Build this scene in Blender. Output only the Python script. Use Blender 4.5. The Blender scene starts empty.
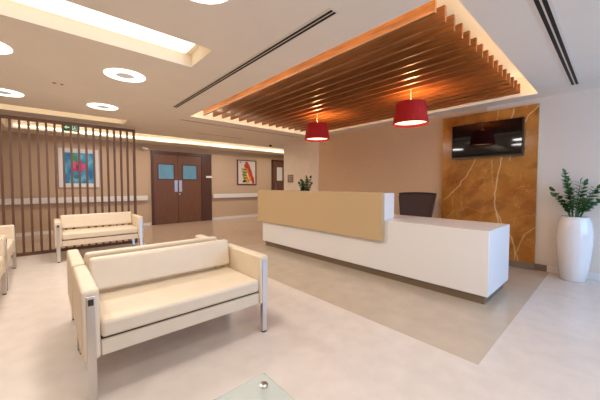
import bpy, bmesh, math, random
from math import radians as R, sin, cos, pi
from mathutils import Vector, Matrix, noise
random.seed(7)
col = bpy.context.scene.collection
CZ = 2.45           # ceiling height

# ------------------------------------------------------------------ materials
def lin(c):
    return tuple(((v/255)/12.92 if v/255 <= .04045 else ((v/255+.055)/1.055)**2.4) for v in c)
def mat(name, rgb, rough=.5, metal=0., emit=None, es=0., bump=0., bscale=40., var=0., vscale=6., spec=.5, trans=0., ior=1.45, coat=0., stretch=None, attr=None, sss=0.):
    m = bpy.data.materials.new(name); m.use_nodes = True
    nt = m.node_tree; b = nt.nodes['Principled BSDF']
    c = lin(rgb); b.inputs['Base Color'].default_value = (*c, 1)
    b.inputs['Roughness'].default_value = rough; b.inputs['Metallic'].default_value = metal
    b.inputs['Specular IOR Level'].default_value = spec
    b.inputs['Transmission Weight'].default_value = trans; b.inputs['IOR'].default_value = ior
    b.inputs['Coat Weight'].default_value = coat
    if emit:
        b.inputs['Emission Color'].default_value = (*lin(emit), 1); b.inputs['Emission Strength'].default_value = es
    if attr:
        a = nt.nodes.new('ShaderNodeAttribute'); a.attribute_name = attr
        nt.links.new(a.outputs['Color'], b.inputs['Base Color'])
    if var or bump:
        tc = nt.nodes.new('ShaderNodeTexCoord'); mp = nt.nodes.new('ShaderNodeMapping')
        nt.links.new(tc.outputs['Object'], mp.inputs['Vector'])
        if stretch: mp.inputs['Scale'].default_value = stretch
    if var and not attr:
        n = nt.nodes.new('ShaderNodeTexNoise'); n.inputs['Scale'].default_value = vscale; n.inputs['Detail'].default_value = 6
        nt.links.new(mp.outputs[0], n.inputs['Vector'])
        r = nt.nodes.new('ShaderNodeValToRGB')
        r.color_ramp.elements[0].position = .3; r.color_ramp.elements[1].position = .7
        r.color_ramp.elements[0].color = (*[v*(1-var) for v in c], 1); r.color_ramp.elements[1].color = (*[min(1, v*(1+var)) for v in c], 1)
        nt.links.new(n.outputs['Fac'], r.inputs['Fac']); nt.links.new(r.outputs['Color'], b.inputs['Base Color'])
    if bump:
        n2 = nt.nodes.new('ShaderNodeTexNoise'); n2.inputs['Scale'].default_value = bscale; n2.inputs['Detail'].default_value = 4
        nt.links.new(mp.outputs[0], n2.inputs['Vector'])
        bp = nt.nodes.new('ShaderNodeBump'); bp.inputs['Strength'].default_value = bump; bp.inputs['Distance'].default_value = .01
        nt.links.new(n2.outputs['Fac'], bp.inputs['Height']); nt.links.new(bp.outputs['Normal'], b.inputs['Normal'])
    return m

M = dict(
 ceil=mat('ceiling_paint', (228,218,204), .8, var=.02, vscale=3),
 recess_glow=mat('recess_glow_paint', (244,232,212), .7),  # ceiling white, coloured lighter and creamier for the glow inside the recesses
 floor=mat('pale_stone', (216,204,193), .24, var=.05, vscale=7, bump=.02, bscale=8, spec=.35),
 inlay=mat('grey_stone', (190,174,154), .2, var=.05, vscale=5, spec=.5),
 corridor=mat('tan_stone', (186,162,140), .18, var=.05, vscale=5, spec=.5),
 wall_light=mat('light_wall_paint', (232,217,200), .75, var=.02, vscale=2),
 wall_beige=mat('beige_wallpaper', (214,183,148), .75, var=.03, vscale=30, bump=.1, bscale=150),
 wall_tan=mat('tan_wallpaper', (200,172,144), .75, var=.04, vscale=40, bump=.1, bscale=150),
 wall_cream=mat('cream_wall_paint', (236,220,200), .75, var=.02),
 white=mat('white_trim', (232,226,220), .4),
 grey_base=mat('grey_baseboard', (140,122,102), .4, var=.05),
 wood_slat=mat('slat_wood', (138,86,44), .33, var=.28, vscale=5, stretch=(12,.9,12), bump=.05, bscale=20),
 wood_dark=mat('screen_wood', (98,66,48), .5, var=.18, vscale=6, stretch=(10,10,.8)),
 wood_door=mat('door_wood', (112,74,54), .4, var=.2, vscale=5, stretch=(16,16,.6)),
 wood_door2=mat('door_frame_wood', (84,52,38), .4, var=.15, vscale=5, stretch=(14,14,.6)),
 leather=mat('cream_leather', (222,204,178), .45, var=.03, vscale=8, bump=.12, bscale=180, spec=.4),
 seam=mat('dark_seam', (60,44,34), .7),
 chrome=mat('brushed_steel', (212,208,204), .28, 1.0),
 black=mat('black_rubber', (24,22,22), .5),
 desk=mat('white_solid_surface', (238,235,232), .22, spec=.5),
 desk_panel=mat('beige_laminate', (200,174,134), .45, spec=.3),
 kick=mat('kick_plate', (132,114,94), .3, .3),
 slot=mat('slot_black', (18,14,12), .6),
 alu=mat('painted_aluminium', (222,212,200), .5),
 ring=mat('ring_diffuser', (255,255,255), .5, emit=(255,249,240), es=2.),
 disc=mat('ring_centre_disc', (206,204,198), .5, emit=(200,196,188), es=.25),
 panel=mat('cove_glow', (255,255,255), .5, emit=(255,243,220), es=1.25),
 led=mat('led_strip', (255,240,210), .5, emit=(255,234,206), es=18),
 led3=mat('led_strip_lip', (255,240,210), .5, emit=(255,230,196), es=22),
 led2=mat('led_strip_corridor', (255,240,210), .5, emit=(255,236,212), es=4),
 bulb=mat('lamp_diffuser', (255,240,220), .5, emit=(255,214,170), es=2.6),
 cord=mat('cord', (236,220,190), .5),
 red=mat('red_fabric', (160,20,24), .7, var=.1, vscale=30, stretch=(1,1,.1), bump=.3, bscale=60, emit=(200,20,16), es=.06),
 tv=mat('tv_screen', (14,12,12), .04, spec=.6), tvb=mat('tv_bezel', (18,17,17), .3),
 tvlow=mat('tv_silver', (120,112,104), .3, .8),
 mesh=mat('chair_mesh', (72,52,46), .85, bump=.4, bscale=300), chairf=mat('chair_plastic', (44,28,24), .45),
 pot=mat('glazed_white', (236,230,224), .12, coat=.5, bump=.12, bscale=26),
 soil=mat('soil', (58,42,32), .95, bump=.6, bscale=60),
 leaf=mat('leaf_green', (44,92,30), .3, var=.3, vscale=12, spec=.5), stem=mat('stem_green', (96,120,60), .5),
 glass_door=mat('frosted_blue_glass', (104,152,178), .3, var=.12, vscale=4, stretch=(3,3,.4)),
 plate=mat('push_plate', (196,210,228), .3, .6), 
 green=mat('sign_green', (20,108,64), .4, emit=(10,120,60), es=.15), signw=mat('sign_white', (240,255,240), .4, emit=(220,255,230), es=.5),
 frame_white=mat('white_frame', (232,226,222), .4), frame_brown=mat('brown_frame', (92,48,30), .4),
 art=mat('painted_print', (255,255,255), .6, attr='Col'),
 marble=mat('ochre_marble', (180,110,30), .16, attr='Col', spec=.5),
 tglass=mat('frosted_table_glass', (224,232,226), .2, trans=.6, ior=1.45), tedge=mat('glass_edge', (150,178,164), .2),
 metal_sign=mat('metal_sign', (160,140,124), .35, .8), grey_text=mat('sign_lettering', (226,214,204), .5),
 outside=mat('far_wall_dark', (120,100,84), .7),
)

# ------------------------------------------------------------------ mesh helpers
def box(bm, x0, x1, y0, y1, z0, z1):
    v = [bm.verts.new(p) for p in ((x0,y0,z0),(x1,y0,z0),(x1,y1,z0),(x0,y1,z0),(x0,y0,z1),(x1,y0,z1),(x1,y1,z1),(x0,y1,z1))]
    for f in ((3,2,1,0),(4,5,6,7),(0,1,5,4),(1,2,6,5),(2,3,7,6),(3,0,4,7)): bm.faces.new([v[i] for i in f])
    return v
def lathe(bm, prof, seg=32, c=(0,0,0), cap=True):
    rings = []
    for r, z in prof:
        rings.append([bm.verts.new((c[0]+r*cos(2*pi*i/seg), c[1]+r*sin(2*pi*i/seg), c[2]+z)) for i in range(seg)])
    for a, b in zip(rings, rings[1:]):
        for i in range(seg): bm.faces.new((a[i], a[(i+1)%seg], b[(i+1)%seg], b[i]))
    if cap:
        bm.faces.new(rings[0][::-1]); bm.faces.new(rings[-1])
def tube(bm, pts, r, seg=8):
    pts = [Vector(p) for p in pts]; rs = r if isinstance(r, (list, tuple)) else [r]*len(pts); rings = []
    for i, p in enumerate(pts):
        d = (pts[min(i+1, len(pts)-1)] - pts[max(i-1, 0)]).normalized()
        a = d.cross(Vector((0,0,1)) if abs(d.z) < .95 else Vector((1,0,0))).normalized(); b = d.cross(a)
        rings.append([bm.verts.new(p + rs[i]*(a*cos(2*pi*k/seg) + b*sin(2*pi*k/seg))) for k in range(seg)])
    for a, b in zip(rings, rings[1:]):
        for i in range(seg): bm.faces.new((a[i], a[(i+1)%seg], b[(i+1)%seg], b[i]))
    bm.faces.new(rings[0][::-1]); bm.faces.new(rings[-1])
def obj(name, bm, m, parent=None, bevel=0, seg=2, smooth=False, kind=None, label=None):
    bmesh.ops.recalc_face_normals(bm, faces=bm.faces)
    me = bpy.data.meshes.new(name); bm.to_mesh(me); bm.free()
    me.materials.append(M[m] if isinstance(m, str) else m)
    o = bpy.data.objects.new(name, me); col.objects.link(o)
    if parent: o.parent = parent
    if bevel:
        bv = o.modifiers.new('bevel', 'BEVEL'); bv.width = bevel; bv.segments = seg; bv.limit_method = 'ANGLE'
    if smooth or bevel:
        for p in me.polygons: p.use_smooth = True
        if not smooth or bevel:
            try: me.set_sharp_from_angle(angle=R(40))
            except Exception: pass
    if kind: o['kind'] = kind
    if label: o['label'] = label
    return o
def bx(name, m, dims, parent=None, **k):
    bm = bmesh.new(); box(bm, *dims); return obj(name, bm, m, parent, **k)
def empty(name, loc=(0,0,0), rz=0, label=None, cat=None, group=None, kind=None):
    o = bpy.data.objects.new(name, None); col.objects.link(o); o.location = loc; o.rotation_euler = (0,0,rz)
    o.empty_display_size = .1
    return tag(o, label, cat, group, kind)
def tag(o, label=None, cat=None, group=None, kind=None):
    if label: o['label'] = label
    if cat: o['category'] = cat
    if group: o['group'] = group
    if kind: o['kind'] = kind
    return o
def copy_tree(o, parent=None, top=True):
    c = o.copy(); col.objects.link(c); c.parent = parent
    for ch in list(o.children): copy_tree(ch, c, False)
    return c
def struct(name, m, dims, **k): return bx(name, m, dims, kind='structure', **k)

# ------------------------------------------------------------------ the shell
XL, XR, YN, YF = -2.6, 9.0, -2.6, 9.4
WX = 5.22                                   # wall with the screen and the stone panel
bm = bmesh.new()
box(bm, XL, XR, YN, YF, -.1, 0)
fl = obj('floor', bm, 'floor', kind='structure')
fl.data.materials.append(M['inlay']); fl.data.materials.append(M['corridor'])
# floor is cut into fields: pale stone, grey field round the desk, tan corridor
bm = bmesh.new()
fields = [(XL,2.148,YN,4.95,0),(2.148,XR,YN,.59,0),(2.148,XR,.59,4.95,1),(XL,1.5,4.95,6.72,0),(1.5,XR,4.95,6.72,2),(XL,XR,6.72,YF,2)]
for x0,x1,y0,y1,mi in fields:
    box(bm, x0,x1,y0,y1,-.1,0)
    bm.faces.ensure_lookup_table()
    for f in bm.faces[-6:]: f.material_index = mi
bm.to_mesh(fl.data); bm.free()

# ceiling with its recesses: (x0,x1,y0,y1,top)
BIG = (1.95, 4.95, .74, 5.14, 2.70)
HOLES = [BIG, (-2.2, 1.16, 2.49, 3.0, 2.58), (-2.2, 1.185, 6.24, 6.68, 2.55), (-.62, 8.6, 7.60, 8.68, 2.60)]
def ceiling():
    bm = bmesh.new()
    xs = sorted({XL, XR, *[h[0] for h in HOLES], *[h[1] for h in HOLES]}); ys = sorted({YN, YF, *[h[2] for h in HOLES], *[h[3] for h in HOLES]})
    def hz(i, j):
        if not (0 <= i < len(xs)-1 and 0 <= j < len(ys)-1): return None
        cx, cy = (xs[i]+xs[i+1])/2, (ys[j]+ys[j+1])/2
        for k, h in enumerate(HOLES):
            if h[0] < cx < h[1] and h[2] < cy < h[3]: return h[4]
        return CZ
    def q(ps, mi):
        f = bm.faces.new([bm.verts.new(p) for p in ps]); f.material_index = mi
    for i in range(len(xs)-1):
        for j in range(len(ys)-1):
            z = hz(i, j); x0, x1, y0, y1 = xs[i], xs[i+1], ys[j], ys[j+1]
            q(((x0,y0,z),(x0,y1,z),(x1,y1,z),(x1,y0,z)), 0 if z == CZ else 1)
            zr = hz(i+1, j)
            if zr is not None and zr != z: q(((x1,y0,z),(x1,y1,z),(x1,y1,zr),(x1,y0,zr)), 1)
            zu = hz(i, j+1)
            if zu is not None and zu != z: q(((x0,y1,z),(x1,y1,z),(x1,y1,zu),(x0,y1,zu)), 1)
    # the roof slab above
    box(bm, XL, XR, YN, YF, 2.78, 2.88)
    me = bpy.data.meshes.new('ceiling'); bmesh.ops.remove_doubles(bm, verts=bm.verts, dist=1e-5); bm.to_mesh(me); bm.free()
    me.materials.append(M['ceil']); me.materials.append(M['recess_glow'])
    o = bpy.data.objects.new('ceiling', me); col.objects.link(o); o['kind'] = 'structure'
ceiling()
struct('wall_far', 'wall_tan', (XL, XR, YF, YF+.15, -.1, 2.88))
struct('wall_left', 'wall_tan', (XL-.15, XL, YN, YF, -.1, 2.88))
struct('wall_corridor_end', 'wall_tan', (XR, XR+.15, 6.54, YF+.15, -.1, 2.88))
struct('wall_right', 'wall_light', (WX, WX+.2, YN, 1.4, 0, CZ))
struct('wall_reception', 'wall_beige', (WX, WX+.2, 1.4, 5.12, 0, CZ))
struct('wall_corner', 'wall_cream', (WX-.012, WX+.2, 5.12, 6.54, 0, CZ))
# wall behind the viewer, with a wide window opening
bm = bmesh.new()
for d in ((XL, 1.6, -.1, 2.88), (5.0, XR, -.1, 2.88), (1.6, 5.0, -.1, .5), (1.6, 5.0, 2.35, 2.88)): box(bm, d[0], d[1], YN-.15, YN, d[2], d[3])
obj('wall_near', bm, 'wall_light', kind='structure')
# baseboards
struct('baseboard_far', 'white', (XL, 2.34, YF-.015, YF, 0, .08))
struct('baseboard_far_right', 'white', (4.28, 6.84, YF-.015, YF, 0, .08))
struct('baseboard_right', 'white', (WX-.012, WX, YN, .62, 0, .085))
struct('baseboard_grey', 'grey_base', (WX-.014, WX, .62, .765, 0, .09))
struct('baseboard_reception', 'grey_base', (WX-.014, WX, 2.07, 5.12, 0, .09))
struct('baseboard_corner', 'grey_base', (WX-.028, WX-.012, 5.12, 6.54, 0, .09))
# ------------------------------------------------------------------ vertex-coloured surfaces
def painted(name, m, origin, ux, uz, w, h, nx, nz, fn, parent=None, thick=None):
    """a gridded rectangle whose colour pattern (its own pigment) comes from fn(u,v)"""
    bm = bmesh.new(); o = Vector(origin); ux = Vector(ux); uz = Vector(uz)
    V = [[bm.verts.new(o + ux*(w*i/nx) + uz*(h*j/nz)) for i in range(nx+1)] for j in range(nz+1)]
    for j in range(nz):
        for i in range(nx): bm.faces.new((V[j][i], V[j][i+1], V[j+1][i+1], V[j+1][i]))
    me = bpy.data.meshes.new(name); 
    cols = [(*lin(fn(i/nx, j/nz)), 1) for j in range(nz+1) for i in range(nx+1)]
    bm.verts.index_update(); bm.to_mesh(me); bm.free()
    a = me.color_attributes.new('Col', 'FLOAT_COLOR', 'POINT')
    for k, c in enumerate(cols): a.data[k].color = c
    me.materials.append(M[m]); ob = bpy.data.objects.new(name, me); col.objects.link(ob)
    if parent: ob.parent = parent
    return ob
def seg_d(px, py, a, b):
    dx, dy = b[0]-a[0], b[1]-a[1]; t = max(0, min(1, ((px-a[0])*dx+(py-a[1])*dy)/(dx*dx+dy*dy+1e-9)))
    return math.hypot(px-a[0]-t*dx, py-a[1]-t*dy)
def mix(a, b, t):
    t = max(0, min(1, t)); return tuple(a[i]*(1-t)+b[i]*t for i in range(3))

# ------------------------------------------------------------------ stone panel
SW, SH = 1.29, 2.365
# u runs from the far (left) edge to the near (right) edge, v from the floor up (metres)
veins = [([(0.04,.95),(.18,1.1),(.32,1.27),(.46,1.5),(.56,1.78)], .008, .9),
         ([(.93,0),(.90,.35),(.86,.62),(.80,.84),(.79,1.1),(.82,1.35),(.86,1.62),(.93,1.95),(1.0,2.35)], .010, 1),
         ([(.80,.84),(.90,.62),(1.02,.42),(1.08,.2),(1.12,0)], .008, .9),
         ([(1.29,2.34),(1.16,2.2),(1.06,2.03),(1.0,1.85),(.97,1.6)], .008, .95),
         ([(1.29,.62),(1.18,.5),(1.10,.3),(1.05,.1)], .007, .8),
         ([(.74,1.62),(.75,1.3),(.79,1.1)], .006, .7), ([(.30,.5),(.55,.62),(.80,.60),(1.05,.72),(1.29,.8)], .004, .35),
         ([(0.02,.6),(.2,.78),(.4,.85),(.62,.78),(.8,.84)], .004, .5), ([(.16,0),(.2,.4),(.17,.9),(.22,1.3)], .004, .4),
         ([(1.0,1.1),(1.12,1.2),(1.29,1.22)], .004, .5), ([(.3,1.35),(.32,.9),(.42,.6)], .004, .35),
         ([(.55,0),(.6,.35),(.58,.6),(.66,.9),(.64,1.3)], .004, .35), ([(.80,2.37),(.79,2.2),(.80,2.1)], .006, .7),
         ([(.1,2.25),(.4,2.1),(.8,2.02),(1.2,2.0)], .004, .3), ([(1.0,.55),(1.12,.95),(1.1,1.4)], .004, .3)]
def stone(u, v):
    x, y = u*SW, v*SH
    n = noise.fractal(Vector((x*2.2+y*.8, y*1.5, 3)), 1, 2, 5); n2 = noise.fractal(Vector((x*3+9, y*5-x*3, 1)), 1, 2, 5)
    c = mix((168,104,40), (200,136,62), .5+n*.9); c = mix(c, (128,74,26), max(0, n2*.9))
    r = abs(noise.fractal(Vector((x*2.5-y, y*2.2+x, 7)), 1, 2, 4)); c = mix(c, (226,178,104), max(0, 1-r*34)*.35)
    wx = x+.02*noise.noise(Vector((x*9, y*9, 5))); wy = y+.02*noise.noise(Vector((x*9, y*9, 15)))
    for pts, w, k in veins:
        d = min(seg_d(wx, wy, a, b) for a, b in zip(pts, pts[1:]))
        c = mix(c, (240,212,160), max(0, 1-(d/(w*1.0))**1.5)*k) if d < w*1.0 else c
    return c
sp = empty('stone_panel', (WX, 1.395, 0), label='tall ochre marble panel with pale veins, on the wall behind the reception desk', cat='wall panel')
SX = WX-.05
bx('slab_body', 'grey_base', (-.05+.004, -.001, -.64, .65, .095, 2.365), sp, label='stone slab edge').data.materials[0] = mat('slab_edge', (206,178,130), .4)
s = painted('slab_face', 'marble', (-.05, .65, .095), (0,-1,0), (0,0,1), SW, SH-.095, 130, 230, lambda u, v: stone(u, (v*(SH-.095)+.095)/SH), sp)
bx('base_plinth', 'grey_base', (-.058, -.001, -.64, .65, 0, .094), sp)

# television
tv = empty('television', (SX-.001, 1.39, 1.922), label='black wall television mounted on the veined ochre marble panel', cat='television')
TY0, TY1, TZ0, TZ1 = -.48, .48, -.272, .275
bx('bezel', 'tvb', (-.075, -.02, TY0, TY1, TZ0, TZ1), tv, bevel=.008)
bx('screen', 'tv', (-.078, -.0755, TY0+.018, TY1-.018, TZ0+.03, TZ1-.018), tv)
bx('silver_strip', 'tvlow', (-.079, -.072, TY0+.01, TY1-.01, TZ0+.001, TZ0+.008), tv)
bx('wall_bracket', 'black', (-.02, 0.0, -.2, .2, -.15, .15), tv)

# ------------------------------------------------------------------ reception desk
dk = empty('reception_desk', (3.25, .825, 0), label='long white reception desk with a raised beige front panel and grey kick plate', cat='desk')
L = 3.95
bx('body', 'desk', (0, .80, 0, L, .095, .76), dk, bevel=.004)
bx('kick_plate', 'kick', (.045, .76, .04, L-.04, 0, .094), dk)
bx('raised_counter', 'desk', (-.005, .29, 1.20, L+.03, .7605, 1.112), dk, bevel=.003)
bm = bmesh.new(); box(bm, -.072, -.006, 1.165, L+.06, .50, 1.118)
obj('front_panel', bm, 'desk_panel', dk, bevel=.003, label='raised beige laminate front panel')

# ------------------------------------------------------------------ sofas
def soft(name, dims, parent, bev=.02, m='leather', taper=0):
    bm = bmesh.new(); v = box(bm, *dims)
    if taper:
        for q in v[4:]: q.co.y += taper
    return obj(name, bm, m, parent, bevel=bev, seg=4)
def sofa(label, group):
    """two-seat sofa, 1.24 wide (x), front at y=0, back towards +y"""
    t = empty('sofa', label=label, cat='sofa', group=group)
    W, D, AH = 1.24, .65, .64
    for s in (0, 1):
        x0 = 0 if s == 0 else W-.085
        bm = bmesh.new(); box(bm, x0, x0+.085, 0, D, .24, AH)
        a = obj('armrest', bm, 'leather', t, bevel=.018, seg=4)
        # steel bars set into the arm's ends, running down as legs
        lx = x0+.022
        lg = bx('leg', 'chrome', (lx, lx+.042, -.006, .03, .012, AH-.035), t, bevel=.003)
        bx('foot', 'black', (lx+.004, lx+.038, -.002, .026, 0, .012), lg)
        if s == 0: bx('slot', 'seam', (lx+.008, lx+.034, -.0075, -.0055, AH-.085, AH-.05), lg)
        lg = bx('leg', 'chrome', (lx, lx+.042, D-.03, D+.006, .012, AH-.035), t, bevel=.003)
        bx('foot', 'black', (lx+.004, lx+.038, D-.026, D+.002, 0, .012), lg)
    bx('seat_frame', 'leather', (.087, W-.087, .012, D-.06, .245, .335), t, bevel=.008)
    bx('frame_seam', 'seam', (.09, W-.09, .03, D-.08, .335, .347), t)
    soft('seat_cushion', (.087, W-.087, .004, D-.09, .347, .445), t, .022)
    soft('backrest', (.087, W-.087, D-.165, D-.085, .475, .70), t, .022, taper=.035)
    for x in (.35, .85):
        bx('back_bracket', 'leather', (x, x+.05, D-.10, D-.088, .335, .50), t)
    return t
G = None
s1 = sofa('cream leather two-seat sofa nearest the glass table, its back against another sofa', None); s1.location = (.12, 1.915, 0)
s3 = copy_tree(s1); s3.location = (1.355, 3.26, 0); s3.rotation_euler.z = pi
s3['label'] = 'cream leather sofa turned to the slatted screen, back to back with the nearest sofa'
s2 = copy_tree(s1); s2.location = (.07, 5.80, 0); s2['label'] = 'cream leather sofa standing directly in front of the slatted wooden screen'
s4 = copy_tree(s1); s4.location = (-.37, 3.32, 0); s4.rotation_euler.z = pi/2
s4['label'] = 'cream leather sofa cut off by the left photo edge, nearer of two there'
s5 = copy_tree(s1); s5.location = (-.37, 4.65, 0); s5.rotation_euler.z = pi/2
s5['label'] = 'cream leather sofa at the left photo edge, farther one, next to the slatted screen'

# ------------------------------------------------------------------ glass table
gt = empty('glass_table', (.40, .70, 0), label='low table with a frosted glass top, its corner at the bottom of the picture', cat='table')
bx('table_top', 'tglass', (-.27, .27, -.28, .28, .408, .42), gt, bevel=.002)
for sx in (-1, 1):
    for sy in (-1, 1):
        bm = bmesh.new(); lathe(bm, [(.014,0),(.014,.4075)], 20, (sx*.225, sy*.215, 0))
        l_ = obj('leg', bm, 'chrome', gt, smooth=False)
        bm = bmesh.new(); lathe(bm, [(.017,.4205),(.017,.426),(.011,.43)], 24, (sx*.225, sy*.215, 0)); obj('bolt_cap', bm, 'chrome', l_)

# ------------------------------------------------------------------ slatted wooden ceiling feature
sc = empty('slatted_ceiling_feature', (3.4, 2.90, 2.45), label='raft of warm timber slats hung in the lit ceiling recess over the reception desk', cat='ceiling feature')
for i in range(16):
    x = 2.09+.1767*i-3.4
    bx('slat', 'wood_slat', (x-.0, x+.03, -2.0, 2.0, .0, .125), sc)
for y in (-1.55, 0, 1.55):
    bx('cross_bar', 'wood_dark', (-1.31, 1.37, y-.02, y+.02, .126, .165), sc)
for y in (-1.55, 0, 1.55):
    for x in (-1.2, 0, 1.2):
        bx('hanger', 'alu', (x-.005, x+.005, y-.005, y+.005, .166, .25), sc)
# LED strips on the raft, lighting the recess
for d in ((-1.31, 1.37, 1.95, 1.97, .126, .136), (1.33, 1.35, -1.94, 1.94, .126, .136)):
    bx('led_strip', 'led', d, sc, label='glowing strip lamp')
tag(bx('led_strip', 'led3', (1.951, 1.960, .80, 5.08, 2.50, 2.51)), 'glowing strip light on the seating side of the timber recess, hidden behind its lip', 'strip light')
tag(bx('led_strip', 'led3', (2.0, 4.9, .741, .750, 2.51, 2.52)), 'glowing strip light along the television end of the timber recess', 'strip light')

# pendant lamps
def pendant(x, y, label):
    t = empty('pendant_lamp', (x, y, 2.02), label=label, cat='pendant lamp', group='red pendant lamps over the desk')
    bm = bmesh.new(); N = 64; prof = [(.222, 0), (.182, .275)]
    rings = []
    for (r, z) in ((.222,0),(.205,.12),(.182,.275),(.178,.275),(.200,.12),(.218,0)):
        rings.append([bm.verts.new(((r+.0015*(i%2))*cos(2*pi*i/N), (r+.0015*(i%2))*sin(2*pi*i/N), z)) for i in range(N)])
    rings.append(rings[0])
    for a, b in zip(rings, rings[1:]):
        for i in range(N): bm.faces.new((a[i], a[(i+1)%N], b[(i+1)%N], b[i]))
    obj('lamp_shade', bm, 'red', t)
    bm = bmesh.new(); lathe(bm, [(.211,.034),(.211,.038)], 48); obj('diffuser', bm, 'bulb', t)
    bm = bmesh.new(); tube(bm, [(0,0,.20),(0,0,.585)], .006); obj('cord', bm, 'cord', t)
    bm = bmesh.new(); lathe(bm, [(.02,.14),(.026,.17),(.02,.21)], 16); obj('lamp_holder', bm, 'cord', t)
    bm = bmesh.new()
    for k in range(3): tube(bm, [(0,0,.205),(.180*cos(k*2.094),.180*sin(k*2.094),.262)], .002, 5)
    obj('spider', bm, 'chrome', t)
    bm = bmesh.new(); lathe(bm, [(.012,.09),(.03,.075),(.035,.055),(.02,.035)], 16)
    lampm = obj('bulb', bm, mat('bulb_glow', (255,220,180), .5, emit=(255,150,70), es=38), t, smooth=True)
    l = bpy.data.lights.new('pendant_bulb_light', 'POINT'); l.energy = PEND; l.color = (1,.56,.24); l.shadow_soft_size = .07
    lo = bpy.data.objects.new('bulb_light', l); col.objects.link(lo); lo.parent = t; lo.location = (0,0,.235)
    return t
PEND = 22
pendant(3.6, 3.57, 'red fabric drum pendant lamp hanging nearer the white corner wall')
pendant(3.6, 1.84, 'red fabric drum pendant lamp hanging nearer the television')

# ------------------------------------------------------------------ ring lights, glow sheets in the recesses
def ring_light(x, y, label):
    t = empty('ceiling_ring_light', (x, y, CZ), label=label, cat='ceiling light', group='ring lights in the ceiling')
    bm = bmesh.new(); N = 48
    pr = [(.09,-.001),(.09,-.005),(.20,-.005),(.20,-.001)]
    R_ = [[bm.verts.new((r*cos(2*pi*i/N), r*sin(2*pi*i/N), z)) for i in range(N)] for r, z in pr]; R_.append(R_[0])
    for a, b in zip(R_, R_[1:]):
        for i in range(N): bm.faces.new((a[i], a[(i+1)%N], b[(i+1)%N], b[i]))
    obj('diffuser', bm, 'ring', t)
    bm = bmesh.new(); lathe(bm, [(.0895,-.001),(.0895,-.0048)], 48); obj('centre_disc', bm, 'disc', t)
    return t
ring_light(.69, 3.72, 'largest whole glowing ring light, in the ceiling just below the big lit recess')
ring_light(.69, 5.42, 'small whole glowing ring light just above the end of the narrow lit recess')
ring_light(.73, 1.72, 'glowing ring light cut off by the top edge of the picture')
ring_light(-.40, 3.72, 'ring light cut by the left photo edge, the upper of two there')
ring_light(-.40, 5.46, 'ring light cut by the left photo edge, just above the narrow lit recess')
t = tag(bx('recess_glow_sheet', 'panel', (-2.15, 1.09, 2.68, 2.97, 2.560, 2.578)), 'long glowing sheet, added as hidden strip glow inside the large rectangular ceiling recess', 'ceiling light')  # added glowing sheet, stands in for recess top lit by a hidden strip
t = tag(bx('recess_glow_sheet', mat('cove_glow_soft', (255,245,225), .5, emit=(255,232,190), es=1.0), (-2.15, 1.14, 6.44, 6.65, 2.532, 2.548)), 'long dim glowing sheet, added as hidden strip glow inside the narrow ceiling recess before the screen', 'ceiling light')  # same added sheet, dimmer, for the narrow recess
t = tag(bx('led_strip', 'led2', (-.5, 8.5, 8.64, 8.665, 2.50, 2.512)), 'glowing strip light along the corridor ceiling cove above the double door', 'strip light')

# ------------------------------------------------------------------ air slots
def diffuser(name, x0, x1, y0, y1, n, label, group=None):
    """slots run along the longer side"""
    cx, cy = (x0+x1)/2, (y0+y1)/2; t = empty(name, (cx, cy, CZ), label=label, cat='air vent', group=group)
    lx, ly = (x1-x0)/2, (y1-y0)/2
    bx('frame', 'alu', (-lx, lx, -ly, ly, -.004, -.0005), t)
    for k in range(n):
        if lx > ly:
            w = 2*ly/(2*n+.1); y = -ly + w*.8 + k*(2*ly-1.6*w-w)/(max(1, n-1)) if n > 1 else -w/2
            bx('slot', 'slot', (-lx+.01, lx-.01, y, y+w, -.006, -.0042), t)
        else:
            w = 2*lx/(2*n+.1); x = -lx + w*.8 + k*(2*lx-1.6*w-w)/(max(1, n-1)) if n > 1 else -w/2
            bx('slot', 'slot', (x, x+w, -ly+.01, ly-.01, -.006, -.0042), t)
diffuser('ceiling_air_slot', 1.50, 1.59, 1.36, 4.70, 2, 'long double black air slot in the ceiling between the ring lights and the timber slats')
diffuser('ceiling_air_slot', 2.2, 4.85, .325, .425, 2, 'double black air slot in the ceiling above the tall white planter')
diffuser('ceiling_air_slot', 1.89, 4.9, 5.47, 5.52, 1, 'thin single air slot across the ceiling just beyond the timber slats')
diffuser('ceiling_air_slot', 2.6, 3.9, 6.62, 6.65, 1, 'short faint air slot in the ceiling in front of the corridor cove')
sd = empty('ceiling_sprinkler', (.14, 4.55, CZ), label='small dark sprinkler fitting flush in the ceiling among the ring lights', cat='sprinkler')
bm = bmesh.new(); lathe(bm, [(.022,-.001),(.022,-.004),(.010,-.012)], 20, (-.04,0,0)); obj('rosette', bm, 'metal_sign', sd)
bm = bmesh.new(); lathe(bm, [(.016,-.001),(.016,-.004),(.008,-.012)], 20, (.03,0,0)); obj('nozzle', bm, 'metal_sign', sd)
dm = empty('dome_camera', (5.1, 7.05, CZ), label='small dark dome camera on the ceiling beside the cream corner wall', cat='camera')
bm = bmesh.new(); lathe(bm, [(.06,-.001),(.06,-.02)], 24); obj('mount', bm, 'white', dm)
bm = bmesh.new(); lathe(bm, [(.048,-.0205),(.044,-.045),(.026,-.062),(.006,-.068)], 24); obj('dome', bm, 'black', dm, smooth=True)
bc = empty('wall_camera', (2.15, YF, 2.33), label='small pale bracket device high on the far wall beside the double door', cat='camera')
bx('wall_mount', 'white', (-.04, .04, -.03, -.001, -.03, .03), bc, bevel=.004)
bm = bmesh.new(); tube(bm, [(0,-.03,0),(0,-.09,-.02),(.02,-.13,-.02)], .012); obj('arm', bm, 'metal_sign', bc)
bm = bmesh.new(); tube(bm, [(-.03,-.16,-.03),(.10,-.16,-.05)], .03, 12); obj('housing', bm, 'white', bc)

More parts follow.
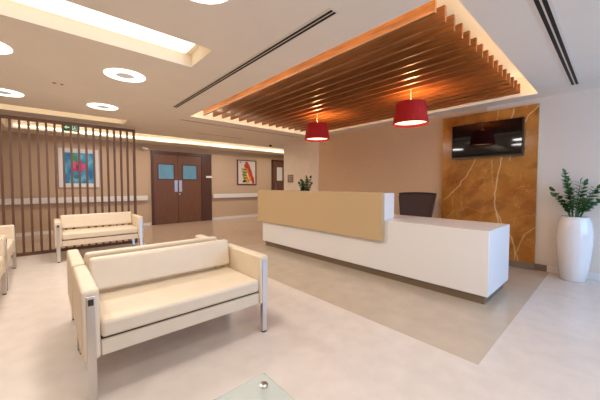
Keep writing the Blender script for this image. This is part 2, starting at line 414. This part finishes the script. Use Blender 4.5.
# ------------------------------------------------------------------ slatted screen
scr = empty('slatted_screen', (1.41, 6.77, 0), label='tall brown slatted wooden room divider behind the waiting sofas', cat='room divider')
bx('top_rail', 'wood_dark', (-3.3, 0, 0, .06, 2.33, 2.38), scr)
bx('bottom_rail', 'wood_dark', (-3.3, 0, 0, .06, 0, .05), scr)
bx('end_post', 'wood_dark', (-.04, 0, -.003, .063, 0.0, 2.382), scr)
for k in range(1, 29):
    x = -.03-.1135*k
    bx('slat', 'wood_dark', (x-.016, x+.016, .005, .055, .0505, 2.3295), scr)

# exit sign behind the screen
ex = empty('exit_sign', (.385, 7.2, 2.35), label='green emergency exit sign with white arrow hanging behind the slatted screen top', cat='sign')
bx('sign_board', 'green', (-.125, .125, 0, .02, -.07, .07), ex, bevel=.002)
for x in (-.09, .09):
    bm = bmesh.new(); tube(bm, [(x,.01,.071),(x,.01,.099)], .004); obj('hanger', bm, 'alu', ex)
bm = bmesh.new()
pts = [(-.105,0),(-.065,.036),(-.065,.012),(-.02,.012),(-.02,-.012),(-.065,-.012),(-.065,-.036)]
f = bm.faces.new([bm.verts.new((x,-.002,z)) for x, z in pts]); obj('arrow', bm, 'signw', ex)
bm = bmesh.new()
for d in ((.02,.10,.038,.046),(.02,.10,-.046,-.038),(.02,.028,-.046,.046),(.092,.10,-.046,.046)): box(bm, d[0], d[1], -.003, -.0015, d[2], d[3])
box(bm, .052, .066, -.003, -.0015, .016, .03); box(bm, .048, .062, -.003, -.0015, -.012, .014); box(bm, .036, .052, -.003, -.0015, -.03, -.012); box(bm, .06, .078, -.003, -.0015, -.022, -.008); box(bm, .062, .078, -.003, -.0015, .0, .008)
obj('door_pictogram', bm, 'signw', ex)

# ------------------------------------------------------------------ far wall: doors, handrails, pictures
d1 = empty('door_1', (3.31, YF, 0), kind='structure')
bm = bmesh.new()
for d in ((-.95,-.89,0,2.27),(-.89,.95,2.17,2.27),(.59,.63,0,2.17)): box(bm, d[0], d[1], -.06, -.001, d[2], d[3])
obj('door_frame', bm, 'wood_door2', d1)
bx('side_panel', 'wood_door2', (.63, .95, -.045, -.001, 0, 2.17), d1)
for (a, b, w0, w1, p0, p1) in ((-.887, -.175, -.75, -.31, -.285, -.19), (-.167, .587, -.02, .42, -.15, -.055)):
    lf = bx('leaf', 'wood_door', (a, b, -.04, -.001, .01, 2.165), d1, bevel=.002)
    bm = bmesh.new()
    for d in ((w0-.03,w0,1.38,1.88),(w1,w1+.03,1.38,1.88),(w0,w1,1.38,1.41),(w0,w1,1.85,1.88)): box(bm, d[0], d[1], -.05, -.0405, d[2], d[3])
    obj('window_bead', bm, 'wood_door2', lf)
    bx('window_pane', 'glass_door', (w0, w1, -.045, -.0405, 1.41, 1.85), lf)
    bx('push_plate', 'plate', (p0, p1, -.044, -.0405, 1.0, 1.37), lf)
bm = bmesh.new(); lathe(bm, [(.025,0),(.025,.02),(.01,.03)], 16)
bmesh.ops.rotate(bm, verts=bm.verts, matrix=Matrix.Rotation(pi/2, 3, 'X')); bmesh.ops.translate(bm, verts=bm.verts, vec=(-.135,-.041,.93)); obj('lock', bm, 'plate', lf)
sw = tag(bx('push_button_box', 'white', (4.06, 4.26, YF-.075, YF-.047, 1.46, 1.53)), 'small white door release box on the dark panel beside the double door', 'switch')
# far door in the corridor
d2 = empty('door_2', (7.3, YF, 0), kind='structure')
bm = bmesh.new()
for d in ((-.46,-.40,0,2.25),(.50,.60,0,2.45),(-.46,.50,2.2,2.25)): box(bm, d[0], d[1], -.07, -.001, d[2], d[3])
obj('door_frame', bm, 'wood_door2', d2)
lf = bx('leaf', 'wood_door', (-.395, .49, -.05, -.001, .01, 2.19), d2)
bx('window_pane', 'white', (-.22, .06, -.055, -.0505, 1.4, 1.95), lf)
bm = bmesh.new(); tube(bm, [(-.30,-.051,.9),(-.30,-.09,.9),(-.30,-.09,1.3),(-.30,-.051,1.3)], .014); obj('pull_handle', bm, 'chrome', lf)

def handrail(x0, x1, label):
    t = empty('handrail', (x0, YF, .76), label=label, cat='handrail')
    n = x1-x0; bx('rail', 'white', (0, n, -.085, -.05, 0, .145), t, bevel=.01)
    k = max(2, int(n/1.2)+1)
    for i in range(k): 
        x = .1 + (n-.2)*i/(k-1); bx('bracket', 'alu', (x-.03, x+.03, -.05, -.001, .03, .11), t)
handrail(-2.5, 2.24, 'long white wall handrail seen behind the slatted screen')
handrail(4.30, 6.8, 'white wall handrail below the red figure painting')

def red_art(u, v):
    c = (222,208,196)
    x = u+.03*noise.noise(Vector((u*9, v*9, 2))); y = v+.02*noise.noise(Vector((u*9, v*9, 12)))
    n = noise.noise(Vector((u*14, v*14, 4)))
    def st(pts, w): return min(seg_d(x, y, a, b) for a, b in zip(pts, pts[1:])) < w
    if st([(.42,.62),(.36,.35),(.55,.14)], .11): c = mix((226,186,40), (200,120,40), .5+n)
    for k in range(5):
        if st([(.20+.03*k,.66-.12*k),(.34,.60-.12*k),(.46,.64-.13*k)], .028): c = mix((60,140,54), (20,80,40), .5+n)
    if st([(.44,.78),(.50,.86),(.60,.70),(.72,.45),(.84,.18),(.86,.08)], .085+.05*max(0, y-.5)): c = mix((178,34,20), (210,76,36), .5+n)
    if st([(.52,.66),(.60,.42),(.74,.16)], .035): c = mix((230,150,50), (200,90,40), .5+n)
    if st([(.30,.10),(.44,.12)], .04): c = (44,38,32)
    if st([(.10,.92),(.18,.95)], .03): c = (96,120,170)
    return c
def blue_art(u, v):
    n = noise.fractal(Vector((u*4, v*4, 2)), 1, 2, 4)
    c = mix((30,112,176), (110,190,215), .5+n*.9)
    if abs(u-.36+.06*sin(v*8)) < .05 and v > .45: c = mix((50,140,70), (120,180,110), .5+n)
    if math.hypot((u-.33)*1.1, (v-.85)) < .12: c = mix((50,130,80), (90,170,120), .5+n)
    r = math.hypot((u-.5)*1.0, (v-.55)*1.5); a = math.atan2(v-.55, u-.5)
    if r < .26+.05*cos(5*a): c = mix((190,46,110), (226,110,150), .5+n*1.2)
    if math.hypot(u-.45, v-.53) < .07: c = (140,40,90)
    if math.hypot((u-.4), (v-.22)*1.4) < .10: c = mix((60,150,120), (40,120,150), .5+n)
    return c
def picture(name, x0, x1, z0, z1, fr, fw, matw, fn, label):
    t = empty(name, ((x0+x1)/2, YF, z0), label=label, cat='picture')
    w = (x1-x0)/2; h = z1-z0
    bm = bmesh.new()
    for d in ((-w,-w+fw,0,h),(w-fw,w,0,h),(-w+fw,w-fw,0,fw),(-w+fw,w-fw,h-fw,h)): box(bm, d[0], d[1], -.035, -.001, d[2], d[3])
    obj('frame', bm, fr, t)
    if matw: bx('mount', 'frame_white', (-w+fw, w-fw, -.015, -.001, fw, h-fw), t)
    k = fw+matw
    painted('print', 'art', (-w+k, -.017, k), (1,0,0), (0,0,1), 2*(w-k), h-2*k, 90, 110, fn, t)
picture('framed_painting', 5.27, 6.10, 1.23, 2.16, 'frame_brown', .035, .0, red_art, 'brown-framed painting of a red and yellow figure on the far wall past the double door')
picture('framed_painting', .23, 1.06, 1.16, 2.16, 'frame_white', .055, .05, blue_art, 'white-framed blue picture with a pink flower seen through the slatted screen')

# sign plate on cream corner wall
pl = empty('wall_sign', (WX-.012, 6.24, 1.40), label='small metal sign plate on the cream corner wall beside the desk plant', cat='sign')
bx('plate', 'metal_sign', (-.012, -.001, -.13, .11, -.11, .11), pl, bevel=.002)
bm = bmesh.new()
for k in range(3): box(bm, -.0145, -.0125, -.09+.02*k, .08-.02*k, .05-.05*k, .062-.05*k)
obj('lettering', bm, 'grey_text', pl)

# ------------------------------------------------------------------ office chair
ch = empty('office_chair', (4.41, 2.20, 0), R(-76), label='dark mesh-backed office chair behind the reception desk', cat='chair')
# local: faces -y ... back panel at y=+.2
def back_pt(u, v, off=0):     # u -1..1, v 0..1
    w = .225+.07*v; return (u*w, .20+.12*v+.03*(1-u*u)+off, .60+.47*v+.012*(1-u*u)*v)
bm = bmesh.new(); nu, nv = 14, 10
F_ = [[bm.verts.new(back_pt(-1+2*i/nu, j/nv)) for i in range(nu+1)] for j in range(nv+1)]
B_ = [[bm.verts.new(back_pt(-1+2*i/nu, j/nv, .012)) for i in range(nu+1)] for j in range(nv+1)]
for j in range(nv):
    for i in range(nu):
        bm.faces.new((F_[j][i], F_[j][i+1], F_[j+1][i+1], F_[j+1][i])); bm.faces.new((B_[j][i+1], B_[j][i], B_[j+1][i], B_[j+1][i+1]))
bk = obj('backrest', bm, 'mesh', ch, smooth=True)
bm = bmesh.new()
loop = [back_pt(-1, j/nv, .006) for j in range(nv+1)] + [back_pt(-1+2*i/nu, 1, .006) for i in range(1, nu+1)] + [back_pt(1, 1-j/nv, .006) for j in range(1, nv+1)] + [back_pt(1-2*i/nu, 0, .006) for i in range(1, nu+1)]
tube(bm, loop, .016, 8); obj('back_frame', bm, 'chairf', bk, smooth=True)
bm = bmesh.new(); tube(bm, [(0,.26,.66),(0,.30,.55),(0,.24,.43),(0,.05,.41)], .02, 8); obj('back_support', bm, 'chairf', ch, smooth=True)
soft('seat', (-.245, .245, -.28, .22, .43, .50), ch, .03, 'mesh')
for s in (-1, 1):
    bm = bmesh.new(); tube(bm, [(s*.22,0,.42),(s*.30,0,.43),(s*.30,0,.64)], .014, 8); a = obj('arm_support', bm, 'chairf', ch)
    bx('arm_pad', 'chairf', (s*.30-.035, s*.30+.035, -.13, .12, .641, .665), a, bevel=.01)
bm = bmesh.new(); lathe(bm, [(.028,.10),(.028,.28),(.018,.281),(.018,.425)], 20); obj('gas_lift', bm, 'chrome', ch)
bm = bmesh.new()
for k in range(5):
    a = 2*pi*k/5; tube(bm, [(0,0,.12),(.28*cos(a),.28*sin(a),.085)], [.026,.014], 8)
st = obj('star_base', bm, 'chairf', ch)
for k in range(5):
    a = 2*pi*k/5; bm = bmesh.new(); tube(bm, [(.28*cos(a)-.02*sin(a), .28*sin(a)+.02*cos(a), .03),(.28*cos(a)+.02*sin(a), .28*sin(a)-.02*cos(a), .03)], .03, 14); tube(bm, [(.28*cos(a),.28*sin(a),.03),(.28*cos(a),.28*sin(a),.085)], .007, 6); obj('caster', bm, 'black', st)

# ------------------------------------------------------------------ plants
def leaf(bm, p, d, n, L, w):
    d = d.normalized(); s = d.cross(n).normalized(); up = s.cross(d).normalized()
    prof = [(0,.06),(.2,.75),(.45,1),(.7,.8),(.9,.35),(1,.02)]
    rows = []
    for t, k in prof:
        c = p + d*(L*t) - up*(L*.18*t*t)
        rows.append((bm.verts.new(c - s*(w*k) + up*(w*.25*k)), bm.verts.new(c), bm.verts.new(c + s*(w*k) + up*(w*.25*k))))
    for a, b in zip(rows, rows[1:]):
        bm.faces.new((a[0], a[1], b[1], b[0])); bm.faces.new((a[1], a[2], b[2], b[1]))
def frond(parent, base, az, lean, H, nl, LL, lw, xmax=None):
    """arching stem with paired leaflets"""
    b = Vector(base); pts = []
    hd = Vector((cos(az), sin(az), 0))
    for i in range(13):
        t = i/12; pts.append(b + hd*(lean*H*(t**1.7)) + Vector((0,0,H*(t-.22*lean*t*t))))
    if xmax is not None:
        for q in pts: q.x = min(q.x, xmax + (q.x-xmax)*.22)
    bm = bmesh.new(); tube(bm, pts, [.0075*(1-.7*i/12) for i in range(13)], 6)
    so = obj('stem', bm, 'stem', parent, smooth=True)
    bm = bmesh.new(); side = Vector((-sin(az), cos(az), 0))
    for k in range(nl):
        t = .28+.70*k/(nl-1); i = min(11, int(t*12)); f = t*12-i
        p = pts[i].lerp(pts[i+1], f); d = (pts[i+1]-pts[i]).normalized()
        for s in (-1, 1):
            sc_ = (1-.35*abs(t-.55)*1.6)*random.uniform(.85, 1.12)
            ld = side*s*.9 + d*.55 + hd*random.uniform(-.1,.25) + Vector((0,0,random.uniform(-.05,.25)))
            leaf(bm, p, ld, d+Vector((0,0,.6)), LL*sc_, lw*sc_)
    leaf(bm, pts[-1], (pts[-1]-pts[-2]), side, LL*.8, lw*.8)
    if xmax is not None:
        for q in bm.verts:
            if q.co.x > xmax: q.co.x = xmax + (q.co.x-xmax)*.3
    obj('leaflets', bm, 'leaf', so, smooth=True)
pp = empty('potted_plant', (5.02, .345, 0), label='leafy green plant in a tall glossy white planter beside the marble panel', cat='potted plant')
bm = bmesh.new()
prof = [(.118,0),(.126,.01),(.150,.18),(.168,.36),(.177,.52),(.174,.64),(.160,.74),(.142,.80),(.134,.82),(.122,.82),(.120,.77)]
lathe(bm, prof, 48); obj('planter', bm, 'pot', pp, smooth=True)
bm = bmesh.new(); lathe(bm, [(.118,.775),(.10,.79)], 32); obj('soil', bm, 'soil', pp)
D_ = Vector((sin(R(48.2)), -cos(R(48.2)), 0)); azr = math.atan2(D_.y, D_.x)     # sideways as seen from the seats
for (a, ln, h, n, r0) in ((azr+pi-.1,.17,.60,13,.03),(azr+pi+.35,.26,.50,11,.04),(azr+pi-.5,.45,.32,8,.05),(azr+pi+.9,.6,.30,7,.05),(azr+.15,.62,.46,11,.04),(azr-.6,.75,.42,10,.05),(azr+.55,.30,.50,11,.03),(azr+2.1,.45,.40,9,.04),(azr-1.6,.5,.38,9,.04),(azr-.1,.95,.36,9,.05),(azr+pi-.7,.12,.50,10,.02),(azr-.3,.15,.46,10,.02)):
    frond(pp, (r0*cos(a), r0*sin(a), .78), a, ln, h, max(6, n-3), .10, .028, .10)
dp = empty('desk_plant', (3.80, 4.10, .7605), label='small green plant standing on the reception desk behind the raised counter', cat='potted plant')
bm = bmesh.new(); lathe(bm, [(.05,0),(.065,.12),(.07,.14),(.06,.14),(.058,.12)], 28); obj('pot', bm, 'pot', dp, smooth=True)
bm = bmesh.new(); lathe(bm, [(.056,.115),(.05,.125)], 24); obj('soil', bm, 'soil', dp)
for k in range(12):
    a = 2*pi*k/12+.3; frond(dp, (.02*cos(a), .02*sin(a), .12), a, random.uniform(.05,.28), random.uniform(.34,.50), 8, .075, .03)

# ------------------------------------------------------------------ light
def area(name, loc, rot, sx, sy, e, c=(1,1,1), spread=None):
    l = bpy.data.lights.new(name, 'AREA'); l.shape = 'RECTANGLE'; l.size = sx; l.size_y = sy; l.energy = e; l.color = c
    if spread: l.spread = spread
    o = bpy.data.objects.new(name, l); col.objects.link(o); o.location = loc; o.rotation_euler = rot; return o
area('daylight', (3.3, YN-.2, 1.45), (R(90), 0, 0), 3.3, 1.8, 95, (.24,.52,1))
for x, y, e in ((.69,3.72,15),(.69,5.42,20),(.73,1.72,11),(-.40,3.72,11),(-.40,5.46,16),(-.40,1.98,9),(.69,.0,10),(-.40,.0,8),(1.5,-.9,16)):  # last one is an unseen fill, added to brighten the front floor
    l = bpy.data.lights.new('ring_and_fill_lamp', 'AREA'); l.shape = 'DISK'; l.size = .4; l.energy = e; l.color = (1,.945,.88)
    o = bpy.data.objects.new('ring_and_fill_lamp', l); col.objects.link(o); o.location = (x, y, CZ-.014)
for x, y in ((-1.,8.1),(.8,8.1),(2.6,8.1),(4.4,8.1),(6.6,8.1)):  # unseen disc lamps added in the cove to brighten the far wall
    l = bpy.data.lights.new('corridor_fill', 'AREA'); l.shape = 'DISK'; l.size = .3; l.energy = 17; l.color = (1,.90,.78)
    o = bpy.data.objects.new('corridor_fill', l); col.objects.link(o); o.location = (x, y, 2.58)

w = bpy.data.worlds.new('world'); bpy.context.scene.world = w; w.use_nodes = True
w.node_tree.nodes['Background'].inputs[0].default_value = (.75,.85,1,1); w.node_tree.nodes['Background'].inputs[1].default_value = .6

# ------------------------------------------------------------------ camera
cam = bpy.data.cameras.new('camera'); co = bpy.data.objects.new('camera', cam); col.objects.link(co)
co.location = (0, 0, 1.22); co.rotation_euler = (R(90-2.3), 0, R(48.2-90))
cam.sensor_width = 36; cam.lens = 283/600*36; cam.shift_y = -(200-196.37)/600; cam.clip_start = .02
S = bpy.context.scene; S.camera = co
S.view_settings.view_transform = 'Standard'; S.view_settings.look = 'None'; S.view_settings.gamma = 1; S.view_settings.exposure = .22
S.view_settings.use_curve_mapping = False
S.cycles.use_denoising = True; S.cycles.max_bounces = 8; S.cycles.diffuse_bounces = 5; S.cycles.sample_clamp_indirect = 6
